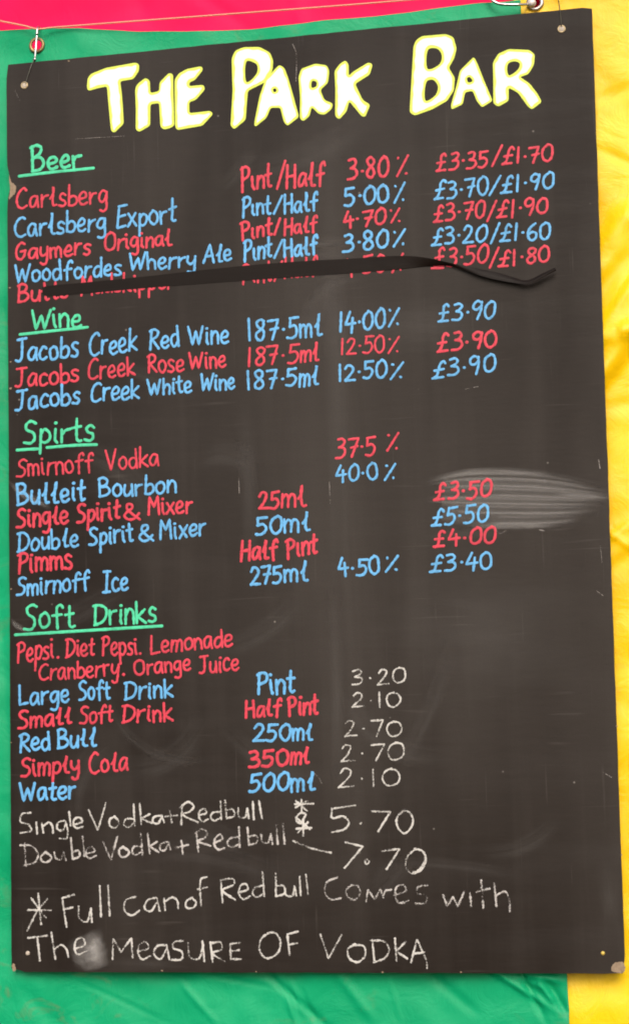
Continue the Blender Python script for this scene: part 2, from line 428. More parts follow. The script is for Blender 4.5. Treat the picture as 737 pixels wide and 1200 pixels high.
# ------------------------------------------------------------------ handwriting
FONT = {
'A': (6.6, "L0,0 3.4,10 6.4,0|L1.3,3.4 5.5,3.8"),
'B': (6, "L0.9,9.6 0.7,0.3|0.4,9.2 2.8,10 4.9,8.6 4.2,6.4 1.2,5.2|1.2,5.2 4.6,5 5.9,2.8 4.4,0.7 0.5,0.1"),
'C': (5.8, "5.6,9 4.2,10 1.8,8.4 0.3,4.6 1.2,1 3.2,0 5.8,1.1"),
'D': (6.4, "L1.1,9.6 0.9,0.2|0,9.4 3,9.7 5.8,7.8 6.3,4.6 4.4,1.4 0.3,0.1"),
'E': (5, "L5,9.9 0.7,9.6|L0.7,9.6 0.5,0.2|L0.5,0.2 5,0.5|L0.7,5.1 4.2,5.4"),
'F': (5, "L5,9.9 0.7,9.6 0.5,0|L0.7,5.1 4.2,5.4"),
'G': (5.8, "5,9.2 3.6,9.9 1.4,8 0.3,4 1.2,0.8 3,0.2 5,2.6 5.3,5.2|L3,4.9 5.7,5.3"),
'H': (5.8, "L0.6,10 0.4,0|L5.3,10 5.3,0|L0.5,5 5.3,5.3"),
'I': (4.6, "L2.4,9.8 2.3,0.1|L0.4,9.7 4.4,9.9|L0.3,0 4.5,0.2"),
'J': (5.4, "3.1,9.7 3.3,4 2.9,1.2 1.6,0 0,0.5|L0.4,9.5 5.4,9.9"),
'L': (5.2, "L0.8,10 0.5,0.2 5.2,0.6"),
'M': (6.8, "L0.2,0 1,10 3.5,4.4 5.9,10 6.6,0"),
'O': (6.4, "3.4,10 1,8.5 0.2,5 1,1.4 3,0 5.4,1.4 6.2,5 5.4,8.8 3.2,10"),
'P': (5.2, "L1,9.8 0.8,0|0,9.2 2.6,10.2 4.8,9 4.5,6.4 1,4.6"),
'R': (5.6, "L1,9.8 0.8,0|0,9.2 2.6,10.2 4.8,9 4.4,6.6 1,4.9|L1.6,4.9 5.6,0.1"),
'S': (5.2, "5.2,9 3.4,10 1.2,8.6 1.6,6.3 4.2,4.4 4.8,2.1 3.2,0.2 0.2,0.3"),
'V': (6, "L0.2,9.8 2.8,0 6,10"),
'W': (8.2, "L0,9.6 1.8,0.2 4.2,7 5.8,0.2 8.2,9.4"),
'a': (4.9, "4.2,5.6 2.6,6.2 0.8,4.8 0.2,2.4 1,0.4 2.6,0.6 4.2,4|L4.3,5.8 4.4,2 4.9,0.1"),
'b': (4.8, "L0.5,10 0.5,0.4|0.5,0.3 2.8,0 4.6,1.6 4.4,4.2 2.8,5.4 0.6,4"),
'c': (4.3, "4.1,5.3 2.8,6.2 1,5 0.3,2.6 1.3,0.4 2.8,0 4.3,0.9"),
'd': (4.7, "4.2,5.2 2.4,5.8 0.6,4.2 0.4,1.6 1.6,0 3.4,0.8 4.3,2.8|L4.3,10 4.5,0"),
'e': (4.5, "0.5,2.7 3.6,3.5 3.9,5.2 2.7,6.2 1,5.2 0.3,2.6 1.2,0.4 2.6,0 4.5,1"),
'f': (4.6, "4.8,8.6 4.1,9.9 2.7,9 2.1,6 2.1,-0.6|L0.2,5.2 4.3,5.7"),
'g': (4.7, "4.2,5.7 2.5,6.3 0.7,4.8 0.4,2.4 1.7,0.9 3.5,2 4.3,5|L4.3,5.9 4.4,0|4.4,0 4.1,-3 2.5,-4 0.8,-3.2"),
'h': (4.5, "L0.5,10 0.5,0|0.5,3.2 2.4,5.8 4,4.8 4.3,0"),
'i': (1.9, "L0.7,6 0.8,1.4 1.5,0.1|0.7,8.5"),
'\u0131': (2.0, "L0.5,6 0.6,1.4 1.6,0.1"),
'k': (4.8, "L0.5,10 0.5,0|L4.3,6 0.7,2.8 4.7,0"),
'l': (3.6, "0.5,4.0 1.5,5.4 2.3,7.6 2.4,10 2.0,6.4 1.7,2.4 2.2,0.4 3.7,0.5"),
'm': (6.6, "L0.4,6 0.4,0|0.4,3.5 1.9,5.9 3.1,5 3.2,0|3.2,3.5 4.8,5.9 6.1,5 6.4,0"),
'n': (4.4, "L0.4,6 0.5,0|0.5,3.5 2.4,6 4,5 4.3,0"),
'o': (4.6, "2.4,6.2 0.7,5 0.2,2.8 1.2,0.4 2.6,0 4.2,1.4 4.4,4 3.3,5.8 2.1,6.2"),
'p': (4.5, "L0.6,6 0.6,-4.4|0.6,4.4 2.4,6.2 4.3,4.8 4.1,1.8 2.4,0.3 0.7,1.2"),
'r': (3.7, "L0.5,6 0.5,0|0.5,3.2 1.8,5.4 3.8,5.9"),
's': (3.8, "3.8,5.5 2.3,6.2 0.8,5.1 1.4,3.6 3.2,2.6 3.6,1 2.2,0 0.2,0.5"),
't': (3.6, "1.8,9.6 1.7,4 1.8,1.2 2.5,0.2 3.6,0.6|L0,5.9 3.6,6.4"),
'u': (4.5, "0.4,6 0.4,2 1.4,0.2 3,0.6 4.1,3|L4.2,6 4.4,0"),
'w': (6.2, "L0,6 1.5,0 3.2,4.6 4.6,0 6.2,6"),
'x': (4.5, "L0.2,6 4.4,0|L4.3,6.2 0.1,0"),
'y': (4.5, "0.3,6 0.4,3 1.5,1.2 3.1,1.8 4.2,4|L4.3,6 4.2,-1|4.2,-1 3.6,-3.6 1.9,-4 0.7,-3.2"),
'&': (5.8, "5.8,0.2 3,3.6 1.2,6.8 1.6,9.1 3.2,9.2 3.5,7.2 1.4,4.6 0.4,2.2 1.5,0.1 3.6,0.6 5.6,3.6"),
'/': (3.4, "L0,0 3.4,10"),
'\u00b7': (1.8, "0.9,4.4"),
'.': (1.5, "0.5,0.6"),
'0': (5.2, "3,10 1,8 .3,4.6 1.2,1 2.7,0 4.5,1.6 5.1,5.4 4.3,9 2.8,10"),
'1': (2.2, "L1.1,10 1,0"),
'2': (4.8, "0.5,7.8 1.9,9.9 3.9,9.2 4.2,7 2.6,3.6 0.2,0.5|L0.2,0.4 4.8,0.4"),
'3': (4.7, "0.8,9.4 3,9.9 4.1,8.4 3.3,6.4 1.6,5.4|1.6,5.4 3.9,4.8 4.5,2.4 3,0.3 0.2,0.3"),
'4': (5, "L2.2,10 0.2,3.6 5,4.2|L3.6,6.8 3.5,-0.6"),
'5': (4.7, "L1,9.7 0.8,5.6|0.8,5.6 3,6 4.3,4 3.6,1.2 2,0 0,0.5|L0.9,9.6 4.7,9.9"),
'6': (4.6, "3.6,10 1.4,7.6 0.3,3.8 1.2,0.6 3,0 4.4,2 3.9,4.4 2.2,5 0.6,3.4"),
'7': (4.8, "L0.1,9.5 4.7,9.9 2.1,0|L1.4,5 4.5,5.4"),
'8': (4.6, "4.2,8.8 2.7,10 1,8.6 1.4,6.6 3.7,4.4 4.2,2 2.6,0 0.8,1 .8,3 2.9,5.4 4.2,7.2 4.2,8.8"),
'9': (4.5, "4,8.8 2.3,10 .6,8.4 .7,6 2.3,5.2 4,7.2|4.2,9.4 3.9,5 2.9,0"),
'%': (5.6, "0.9,9.0 1.1,8.7|L5.4,10 0.8,0|4.8,1.3 5.0,1.0"),
'\u00a3': (5, "4.8,8.6 3.8,10 2.6,8.6 2.3,4.4 1.6,1.4 0.2,0.2|L0,0.2 4.4,0.3|L0.5,4.8 4.2,5.2"),
}
FONT['K'] = FONT['k']
CH = dict(FONT)       # plainer forms for chalk figures
CH['7'] = (4.8, "L0.1,9.5 4.7,9.9 2.1,0")
CH['\u00b7'] = (3.2, "1.4,4.4")
CH['0'] = (6.2, "3.2,10 1,8.4 .2,4.8 1.4,0.8 3.2,0 5.4,1.8 6.1,5.4 5,9 2.8,10")
CH['3'] = (5.4, "0.8,9.2 3.4,9.9 4.4,8.4 3.3,6.4 1.4,5.4|1.4,5.4 4.3,4.6 4.9,2.4 3,0.3 0.1,0.1")
CH['2'] = (5.2, "0.8,7.8 2.1,9.9 4.1,9 4.0,6.6 2.4,3.4 0.2,0.1|L0.2,0.1 5.2,0.5")

def glyph_strokes(s):
    res = []
    for st in s.split('|'):
        straight = st.startswith('L')
        if straight: st = st[1:]
        res.append((straight, [tuple(map(float, p.split(','))) for p in st.split()]))
    return res
def build_word(strokes_px, m, rpx, lift, name='lettering', label=None, jit=0.12):
    acc = ([], [], [])
    for pts, rr in strokes_px:
        ribbon(acc, [px2b(p) for p in pts], rpx*rr*PXM, lift, jit)
    o = mesh(name, acc[0], acc[1], m, board, rim=acc[2])
    if label: o['label'] = label
    return o
def word(txt, x0, y0, x1, y1, h, m, xh=0.6, rpx=1.55, font=FONT, lean=0.0, gap=1.25, label=None):
    adv = [font[c][0] for c in txt]
    total = sum(adv)+gap*(len(txt)-1)
    sx = (x1-x0)/total; sy = h/10.0; x = 0.0
    out_ = []
    for c, w_ in zip(txt, adv):
        low = c.islower() and c != '\u00b7'
        jy = random.uniform(-0.4, 0.4); jr = random.uniform(-0.05, 0.05); js = random.uniform(0.93, 1.06); je = random.uniform(-0.06, 0.06)
        for straight, pts in glyph_strokes(font[c][1]):
            q_ = []
            for (gx, gy) in pts:
                gx += random.uniform(-0.2, 0.2); gy += random.uniform(-0.2, 0.2)
                if low:
                    k = xh*10/6.0
                    gy = gy*k if gy <= 6 else xh*10+(gy-6)*(10-xh*10)/4.0
                gy = gy*js+jy
                gx2 = gx+gy*je+0.1*random.uniform(-1, 1)*0
                X = x0+(x+gx2)*sx+gy*lean*sy
                Yb = y0+(y1-y0)*((x+gx2)/total)
                q_.append((X, Yb-gy*sy))
            if len(pts) == 1: out_.append((q_, 1.1))
            elif straight: out_.append((polyline(q_, 1.2), 1.0))
            else: out_.append((catmull(q_, 1.2), 1.0))
        x += w_+gap
    return build_word(out_, m, rpx*0.92, 0.00016, label=label, jit=0.24)
def line_px(pts, m, rpx, name='underline', label=None):
    return build_word([(catmull(pts, 2.5), 1.0)], m, rpx*1.0, 0.00018, name, label)

# -- painted entries: (text, x0, y0, x1, y1, cap height, colour, x-height)
R_, B_, G_ = RED, BLUE, GREEN
W = [
("Beer", 37, 200.5, 95, 195.5, 30, G_, .45, 2.0),
("Carlsberg", 20, 245, 126, 238, 24, R_, .55, 1.5), ("Carlsberg", 18, 278, 124, 269, 25, B_, .55, 1.6), ("Export", 137, 268, 206, 260, 27, B_, .55, 1.6),
("Gaymers", 19, 305, 106, 297.5, 21, R_, .58, 1.6), ("Original", 123, 293.5, 201, 287.5, 20, R_, .58, 1.6),
("Woodfordes", 18, 331.5, 142, 321.5, 22, B_, .55, 1.6), ("Wherry", 152, 317.5, 229, 312, 20, B_, .6, 1.6), ("Ale", 239, 308, 271, 305, 22, B_, .55, 1.6),
("Butts", 21, 355.5, 80, 348, 21, R_, .55, 1.6), ("Mudskipper", 95, 345.5, 204, 337.5, 22, R_, .55, 1.5),
("P\u0131nt", 283, 224, 318, 219.5, 28, R_, .5, 1.7), ("/", 324.6, 222, 334, 222, 32, R_, .5, 1.6), ("Half", 335, 222, 380, 216, 28, R_, .5, 1.7),
("P\u0131nt", 284, 254.5, 317, 250, 23, B_, .55, 1.6), ("/", 321, 250.5, 331, 250.5, 22, B_, .5, 1.5), ("Half", 333, 250.5, 372, 245.5, 22, B_, .55, 1.6),
("P\u0131nt", 283, 281.5, 318, 275.5, 20, R_, .58, 1.7), ("/", 322, 275.5, 330, 275.5, 18, R_, .5, 1.6), ("Half", 333, 275, 371, 271, 19, R_, .58, 1.6),
("P\u0131nt", 285.6, 306.5, 318, 300.5, 23, B_, .58, 1.7), ("/", 321, 302, 331.8, 302, 22, B_, .5, 1.5), ("Half", 333, 302, 372, 297, 21, B_, .58, 1.7),
("P\u0131nt", 284, 332.5, 318, 329, 24, R_, .55, 1.4), ("/", 322, 329, 330, 329, 22, R_, .5, 1.4), ("Half", 333, 327, 371, 322, 23, R_, .55, 1.4),
("3\u00b780", 407, 211.5, 454.5, 207, 24, R_, .6, 1.7), ("%", 463, 207, 477.5, 206, 23, R_, .6, 1.4),
("5\u00b700", 404, 241.5, 455, 237, 21, B_, .6, 1.7), ("%", 460, 237.4, 473.5, 236, 21, B_, .6, 1.4),
("4\u00b770", 402.5, 267, 451, 262, 18, R_, .6, 1.6), ("%", 456.5, 261.4, 469, 261, 17, R_, .6, 1.4),
("3\u00b780", 401.7, 295.5, 454.5, 289.5, 21, B_, .6, 1.7), ("%", 459, 289.5, 474, 288, 20, B_, .6, 1.5),
("4\u00b750", 403, 324, 452, 318, 21, R_, .6, 1.4), ("%", 457, 319, 471, 317, 20, R_, .6, 1.3),
("\u00a33\u00b735", 511, 201.5, 571, 195, 20, R_, .6, 1.5), ("/", 576, 195, 586, 195, 24, R_, .6, 1.4), ("\u00a31\u00b770", 588, 193, 647, 188, 19, R_, .6, 1.5),
("\u00a33\u00b770", 508.6, 234.5, 571, 227.5, 21, B_, .6, 1.5), ("/", 573, 228.5, 584.6, 228.5, 22, B_, .6, 1.4), ("\u00a31\u00b790", 587, 226, 648, 220, 19, B_, .6, 1.5),
("\u00a33\u00b770", 508, 261, 567, 255, 20, R_, .6, 1.5), ("/", 570, 258.5, 583, 258.5, 24, R_, .6, 1.4), ("\u00a31\u00b790", 582, 256, 641, 249.5, 19, R_, .6, 1.5),
("\u00a33\u00b720", 506, 287, 569, 282.5, 20, B_, .6, 1.5), ("/", 575, 285, 584.6, 285, 22, B_, .6, 1.4), ("\u00a31\u00b760", 586, 283, 644, 280, 20, B_, .6, 1.5),
("\u00a33\u00b750", 509, 313, 570, 308.5, 21, R_, .6, 1.5), ("/", 574, 313, 583, 313, 24, R_, .6, 1.4), ("\u00a31\u00b780", 584, 312, 643, 307, 19, R_, .6, 1.5),
("Wine", 38, 385.5, 95.5, 382.5, 25, G_, .58, 1.8),
("Jacobs", 19, 424.5, 91.6, 418.5, 25, B_, .62, 1.7), ("Creek", 105, 417, 160.5, 411, 25, B_, .6, 1.6), ("Red", 175, 409, 210, 406, 22.5, B_, .62, 1.6), ("Wine", 222, 405, 267.5, 402.5, 23, B_, .62, 1.6),
("Jacobs", 19, 453.5, 92, 447.5, 23, R_, .6, 1.6), ("Creek", 103.5, 445.5, 158.5, 439.5, 23, R_, .6, 1.5), ("Rose", 173.5, 437.5, 215, 435, 20, R_, .66, 1.5), ("Wine", 222.5, 433, 264.5, 430.5, 20, R_, .64, 1.5),
("Jacobs", 19, 481, 93.5, 473.5, 24, B_, .58, 1.7), ("Creek", 107, 471, 163.5, 466, 22, B_, .62, 1.6), ("White", 174, 463, 224.5, 460, 19, B_, .64, 1.6), ("Wine", 235, 458, 275, 455, 19.5, B_, .64, 1.6),
("187\u00b75", 290, 399, 349, 395.5, 24.5, B_, .6, 1.6), ("ml", 351, 395.5, 376.5, 394, 25, B_, .62, 1.6), ("187\u00b75", 289, 429.5, 349.5, 425, 21, R_, .6, 1.5), ("ml", 351.5, 425, 373, 423, 22, R_, .62, 1.5),
("187\u00b75", 289, 457, 348, 452, 21, B_, .6, 1.6), ("ml", 350.5, 452.5, 372, 451, 21.5, B_, .62, 1.6),
("14\u00b700", 396.7, 389, 451, 384.5, 22, B_, .6, 1.6), ("%", 453.5, 383, 467, 382.5, 20, B_, .6, 1.4), ("12\u00b750", 398.5, 415, 450, 412.5, 19, R_, .6, 1.3), ("%", 452.7, 414, 467, 413.5, 18.5, R_, .6, 1.2),
("12\u00b750", 395.5, 447, 452.5, 442, 19.5, B_, .6, 1.6), ("%", 456, 444, 471, 443, 19.5, B_, .6, 1.4),
("\u00a33\u00b790", 514, 377.5, 579, 372.5, 21, B_, .6, 1.5), ("\u00a33\u00b790", 512, 413, 581, 406, 20, R_, .6, 1.6), ("\u00a33\u00b790", 506.5, 443, 580, 435, 20, B_, .6, 1.5),
("Spirts", 28, 520.5, 110, 517.5, 28, G_, .6, 1.8),
("Smirnoff", 20, 559, 110, 551.5, 21, R_, .64, 1.4), ("Vodka", 124.5, 550.5, 186, 546, 22, R_, .58, 1.4),
("Bulleit", 20, 592.5, 99.5, 586, 25, B_, .58, 1.8), ("Bourbon", 116, 583, 206, 577, 22, B_, .6, 1.6),
("Single", 20, 619, 80, 613, 22, R_, .62, 1.8), ("Spirit", 91, 612, 140, 607.5, 21, R_, .62, 1.8), ("&", 146, 608, 164, 608, 19, R_, .6, 1.6), ("Mixer", 174, 603.5, 225, 601, 20, R_, .64, 1.6),
("Double", 21, 646.5, 92, 640.5, 22, B_, .6, 1.6), ("Spirit", 104.5, 639, 156, 634, 21, B_, .62, 1.7), ("&", 163, 634, 180, 634, 20, B_, .6, 1.6), ("Mixer", 187.5, 632, 241, 627, 21, B_, .62, 1.6),
("Pimms", 21, 671, 84.5, 666, 22, R_, .68, 1.8), ("Smirnoff", 20, 698, 105, 691, 21, B_, .64, 1.6), ("Ice", 121, 694, 150, 690.5, 24, B_, .6, 1.7),
("37\u00b75", 393.5, 536.5, 440, 532.5, 22, R_, .6, 1.5), ("%", 451, 529, 466, 528, 20, R_, .6, 1.4), ("40\u00b70", 393.5, 565, 442.5, 561.5, 19, B_, .6, 1.5), ("%", 449.5, 562, 462, 561.5, 19, B_, .6, 1.4),
("25", 304, 596.5, 327, 594.5, 20, R_, .6, 1.7), ("ml", 329.5, 594, 358, 592.5, 25, R_, .58, 1.6), ("50", 300, 626.5, 330, 624, 21, B_, .6, 1.7), ("ml", 333, 623.5, 363, 622, 24, B_, .6, 1.6),
("Half", 282, 657.5, 325.5, 653.5, 22, R_, .62, 1.8), ("P\u0131nt", 336, 654.5, 371, 648.5, 23, R_, .62, 1.8), ("275", 294, 685.5, 330, 682.5, 20.5, B_, .6, 1.7), ("ml", 333, 682.5, 360.5, 680.5, 23, B_, .6, 1.6),
("4\u00b750", 396.5, 675, 444.5, 672.5, 20, B_, .6, 1.6), ("%", 450, 670.6, 466, 670, 19, B_, .6, 1.5),
("\u00a33\u00b750", 508.5, 586.5, 575, 582, 21, R_, .6, 1.6), ("\u00a35\u00b750", 505.5, 616.5, 571.5, 611, 20, B_, .6, 1.5), ("\u00a34\u00b700", 508.5, 641, 580, 636, 19, R_, .6, 1.6), ("\u00a33\u00b740", 504, 670.5, 576, 666, 20, B_, .6, 1.5),
("Soft", 28, 737.5, 87.5, 735, 28, G_, .58, 1.7), ("Drinks", 110, 733, 183, 730, 26, G_, .64, 1.7),
("Pepsi", 20.5, 776, 63, 770.5, 24, R_, .62, 1.5), (".", 67, 771, 70, 771, 20, R_, .6, 1.5), ("Diet", 77.5, 770.5, 110.5, 767, 21, R_, .62, 1.5), ("Pepsi", 120, 768.5, 161, 766, 22, R_, .62, 1.5), (".", 163.5, 767, 166, 767, 20, R_, .6, 1.5), ("Lemonade", 176.5, 766, 272, 757, 20.5, R_, .62, 1.5),
("Cranberry", 46, 797.5, 139, 791.5, 18, R_, .7, 1.4), (".", 144, 792, 147, 792, 20, R_, .6, 1.6), ("Orange", 158, 791, 223.5, 785.5, 18, R_, .68, 1.5), ("Juice", 234, 789.5, 279.5, 785, 20, R_, .64, 1.5),
("Large", 22.5, 827, 81, 822, 22, B_, .62, 1.6), ("Soft", 93, 821, 129, 818, 21, B_, .62, 1.6), ("Drink", 146, 819.5, 203, 817, 21, B_, .66, 1.6),
("Small", 22, 853.5, 84, 847.5, 20, R_, .66, 1.7), ("Soft", 94, 848.5, 132, 845.5, 20, R_, .62, 1.5), ("Drink", 143.5, 847, 202.5, 844, 20, R_, .66, 1.6),
("Red", 23, 881, 59, 878, 21, B_, .64, 1.7), ("Bull", 67.5, 876.5, 112.5, 875, 21, B_, .6, 1.7),
("Simply", 25, 909.5, 93, 904.5, 21, R_, .66, 1.7), ("Cola", 105, 906, 149.5, 903.5, 23, R_, .6, 1.6), ("Water", 24.5, 939, 88.5, 936, 21, B_, .68, 1.8),
("Pint", 301, 814, 345, 811.5, 25, B_, .64, 1.8), ("Half", 288, 842, 329, 838.5, 20, R_, .62, 1.7), ("Pint", 338, 839, 372, 836, 22, R_, .62, 1.8),
("250", 297, 869.5, 340.5, 867.5, 19.5, B_, .6, 1.7), ("ml", 342.5, 868, 365.5, 867, 20, B_, .66, 1.6), ("350", 291.5, 899.5, 338, 896, 19, R_, .6, 1.9), ("ml", 340.5, 896, 361.5, 895, 20, R_, .66, 1.7),
("500", 292, 929, 338.5, 926, 21, B_, .6, 1.8), ("ml", 341, 928, 368, 925.5, 23, B_, .64, 1.7),
]
for (tx, x0, y0, x1, y1, h, m, xh, rp) in W:
    word(tx, x0, y0, x1, y1, h, m, xh, rp, lean=0.06 if tx[0] in '\u00a3' else 0.0)
for pts in ([(23, 206.5), (60, 202), (110, 197)], [(24, 392), (60, 388), (103, 383.5)], [(20.5, 527.5), (34, 526.5), (46.5, 526)],
            [(55.5, 524.5), (85, 522), (113.5, 521)], [(18.5, 744), (100, 739), (190, 733.5)]):
    line_px(pts, GREEN, 1.7)
line_px([(505.5, 314.5), (512, 314.3), (519, 314)], RED, 1.2)

# -- chalk figures
for (tx, x0, y0, x1, y1, h) in [("3\u00b720", 412, 803, 475.5, 800.5, 17.5), ("2\u00b710", 412, 829, 469, 828, 17.5), ("2\u00b770", 403.5, 862.5, 470.5, 862, 18.5), ("2\u00b770", 399, 892, 473, 890, 19.5), ("2\u00b710", 396.5, 923.5, 468, 921, 21.5)]:
    word(tx, x0, y0, x1, y1, h, CHALK, 0.6, 1.3, font=CH, gap=1.4)

def chalk(scale, ox, oy, spec, m=CHALK, rpx=1.35):
    for wd in spec:
        sts = []
        for straight, pts in glyph_strokes(wd):
            q_ = [(ox+x/scale, oy+y/scale) for x, y in pts]
            q_ = [(x+random.uniform(-.25, .25), y+random.uniform(-.25, .25)) for x, y in q_]
            if len(q_) == 1: sts.append((q_, 1.3))
            else: sts.append(((polyline if straight else catmull)(q_, 1.2), 1.0))
        build_word(sts, m, rpx, 0.00025, jit=0.35)
chalk(3.35, 320, 920, [
 "L85,75 158,74|L112,58 112,108|L88,88 135,62|L90,62 132,100|112,108 95,120 92,140 108,150 122,128 128,115 112,108",
 "L118,140 118,200|L92,172 150,168|L88,128 145,172|L138,145 98,186",
 "L230,92 322,80|230,92 232,130 275,122 297,145 285,170 232,186|343,150|L388,103 460,105 412,183|515,98 485,130 490,170 515,190 543,165 548,130 530,104 508,100",
 "L80,220 150,248 228,265",
 "L285,225 352,242 280,325|368,292 360,300 368,309 378,300 366,292|L427,260 497,250 445,330|560,250 528,280 520,320 540,345 578,335 600,295 588,260 555,250|590,262 596,290 570,335 548,345"])
chalk(2.106, 0, 920, [
 "78,68 55,72 52,90 72,98 78,112 52,118|L90,92 93,120|L105,95 108,118|106,102 122,92 130,100 132,118|160,88 145,92 142,108 155,112 163,95|163,90 168,115 165,132 148,132|L172,66 176,100|182,98 205,90 198,80 185,85 183,100 192,106 205,102",
 "L220,62 242,112 262,45|285,78 272,85 272,100 285,105 295,92 283,78|333,84 312,84 306,98 318,104 332,92|L330,48 333,100|L345,45 350,98|L370,72 350,82 375,95|400,75 380,80 378,92 390,95 400,78|L400,75 406,92",
 "L408,78 438,75|L420,62 424,92",
 "L450,50 448,97|445,55 465,42 478,52 470,65 452,72 490,92|492,75 510,68 505,58 493,65 492,80 500,90 514,85|545,66 526,68 521,80 530,88 546,80|L545,40 547,85|L556,38 559,80|559,62 575,60 578,75 560,82|588,58 590,78 605,80 610,60|L610,58 614,82|L624,42 627,85|L640,40 647,82"])
chalk(2.106, 0, 920, [
 "L62,145 65,200|52,148 78,150 95,170 88,190 60,198|115,165 103,175 105,188 118,190 128,178 113,165|135,165 140,182 152,182 158,165|L158,163 163,185|L175,130 180,182|180,165 195,162 198,175 182,182|L205,128 209,175|212,170 235,162 228,152 215,158 213,172 222,180 238,174",
 "L255,142 275,185 290,128|305,152 295,160 298,175 310,178 320,165 303,153|350,152 332,152 327,165 335,172 351,164|L348,118 352,175|L365,118 370,168|L388,140 370,152 392,165|415,140 398,145 396,158 405,162 416,145|L416,140 422,160",
 "L435,155 465,148|L448,138 452,170",
 "L485,112 490,165|482,118 500,108 512,118 505,130 488,138 520,150|530,142 550,132 545,122 532,130 530,148 540,160 554,155|590,128 568,132 561,146 572,153 591,146|L590,104 592,152|L611,105 614,148|614,128 632,125 635,140 615,148|645,122 648,140 662,142 668,122|L668,120 672,145|L682,98 686,145|L698,95 703,145"], CHALKF, 1.45)
chalk(2.106, 0, 1010, [
 "L95,78 103,155|L70,118 128,120|L78,90 115,138|L118,92 92,122 68,170",
 "L155,90 165,160|L155,90 185,80|L158,118 180,112|195,110 197,140 215,148 225,118|L225,115 228,148|L247,60 250,135|L268,58 272,132",
 "335,85 312,95 308,120 325,132 345,120|385,88 365,95 358,115 372,122 388,100|L388,88 395,122|L405,90 408,120|405,100 425,88 438,95 440,115",
 "475,88 460,98 460,112 475,115 485,100 473,89|510,38 498,42 495,65 497,108|L488,68 512,62",
 "L545,45 550,100|545,45 575,42 578,55 550,70 582,95|590,75 612,68 608,55 595,58 590,78 600,92 618,85|650,58 630,64 624,78 634,87 651,78|L648,25 652,85|L680,30 682,85|682,60 700,60 702,78 684,85|704,66 706,82 722,84 727,62|L727,60 731,84|L739,36 742,82|L755,32 760,80"])
chalk(1.767, 320, 1010, [
 "133,32 112,42 108,65 120,78 140,75|165,48 152,58 155,72 168,78 180,65 175,50 163,48|L192,82 196,58 210,78 222,56 228,74|228,72 232,60 244,58|250,70 275,60 270,48 258,50 252,65 260,85 280,80|320,48 300,52 298,65 318,70 315,85 295,86",
 "L352,68 360,92 372,72 382,92 395,62|L407,62 410,92|L430,38 435,95|L420,62 448,55|L457,45 462,92|460,70 480,62 488,75 490,102"], CHALKF, 1.4)
chalk(2.106, 0, 1010, [
 "L70,188 118,182|L93,185 100,245|L128,175 138,240|135,215 152,205 165,215 170,235|185,215 210,205 205,188 190,192 185,212 192,228 215,220",
 "L278,240 280,190 300,222 325,188 328,235|340,222 368,212 360,198 345,205 342,225 352,240 372,232|410,205 390,208 380,225 395,240 412,215|L412,205 418,240|452,195 430,198 428,212 450,222 448,240 425,242|465,200 470,235 490,240 502,205|L500,195 505,245|L520,198 525,248|520,200 545,198 548,215 525,225 555,245|L592,200 568,202 570,240 595,240|L568,220 590,218",
 "665,175 645,190 642,220 658,238 685,225 692,195 680,175 660,176|L710,180 715,230|L710,178 735,172|L712,205 733,200"])
chalk(1.767, 320, 1010, [
 "L98,150 115,200 142,152|170,170 155,180 158,200 175,208 190,195 188,175 166,172|L205,162 210,208|203,163 230,165 240,182 230,200 208,208|L252,158 256,205|L275,165 255,185 278,200|L285,208 298,160 318,205 318,220|L290,190 314,188"])
SCRM = m_chalk('scratch_dust', (0.30, 0.27, 0.25), 0.50)
# stray scratches of chalk
for (pts, rp) in [([(343, 52), (347, 62), (347, 95)], .7), ([(88, 163), (120, 161), (146, 159.5)], .5), ([(369, 907), (374, 912), (377, 918)], .9), ([(545, 456), (560, 453)], .5),
                  ([(578, 618), (586, 625), (592, 622)], .8), ([(632, 621), (637, 622)], .9), ([(701, 539), (702.5, 549)], .8), ([(280, 560), (280.5, 578)], .6), ([(386, 565), (387, 590)], .5),
                  ([(703, 640), (705, 660)], .5), ([(698, 692), (706, 698)], .5), ([(706, 905), (716, 911)], .5), ([(20, 486), (26, 487)], .5), ([(18, 106), (22, 114)], .7)]:
    build_word([(catmull(pts, 1.5), 1.0)], SCRM, rp*0.75, 0.0001, 'chalk_scratch')

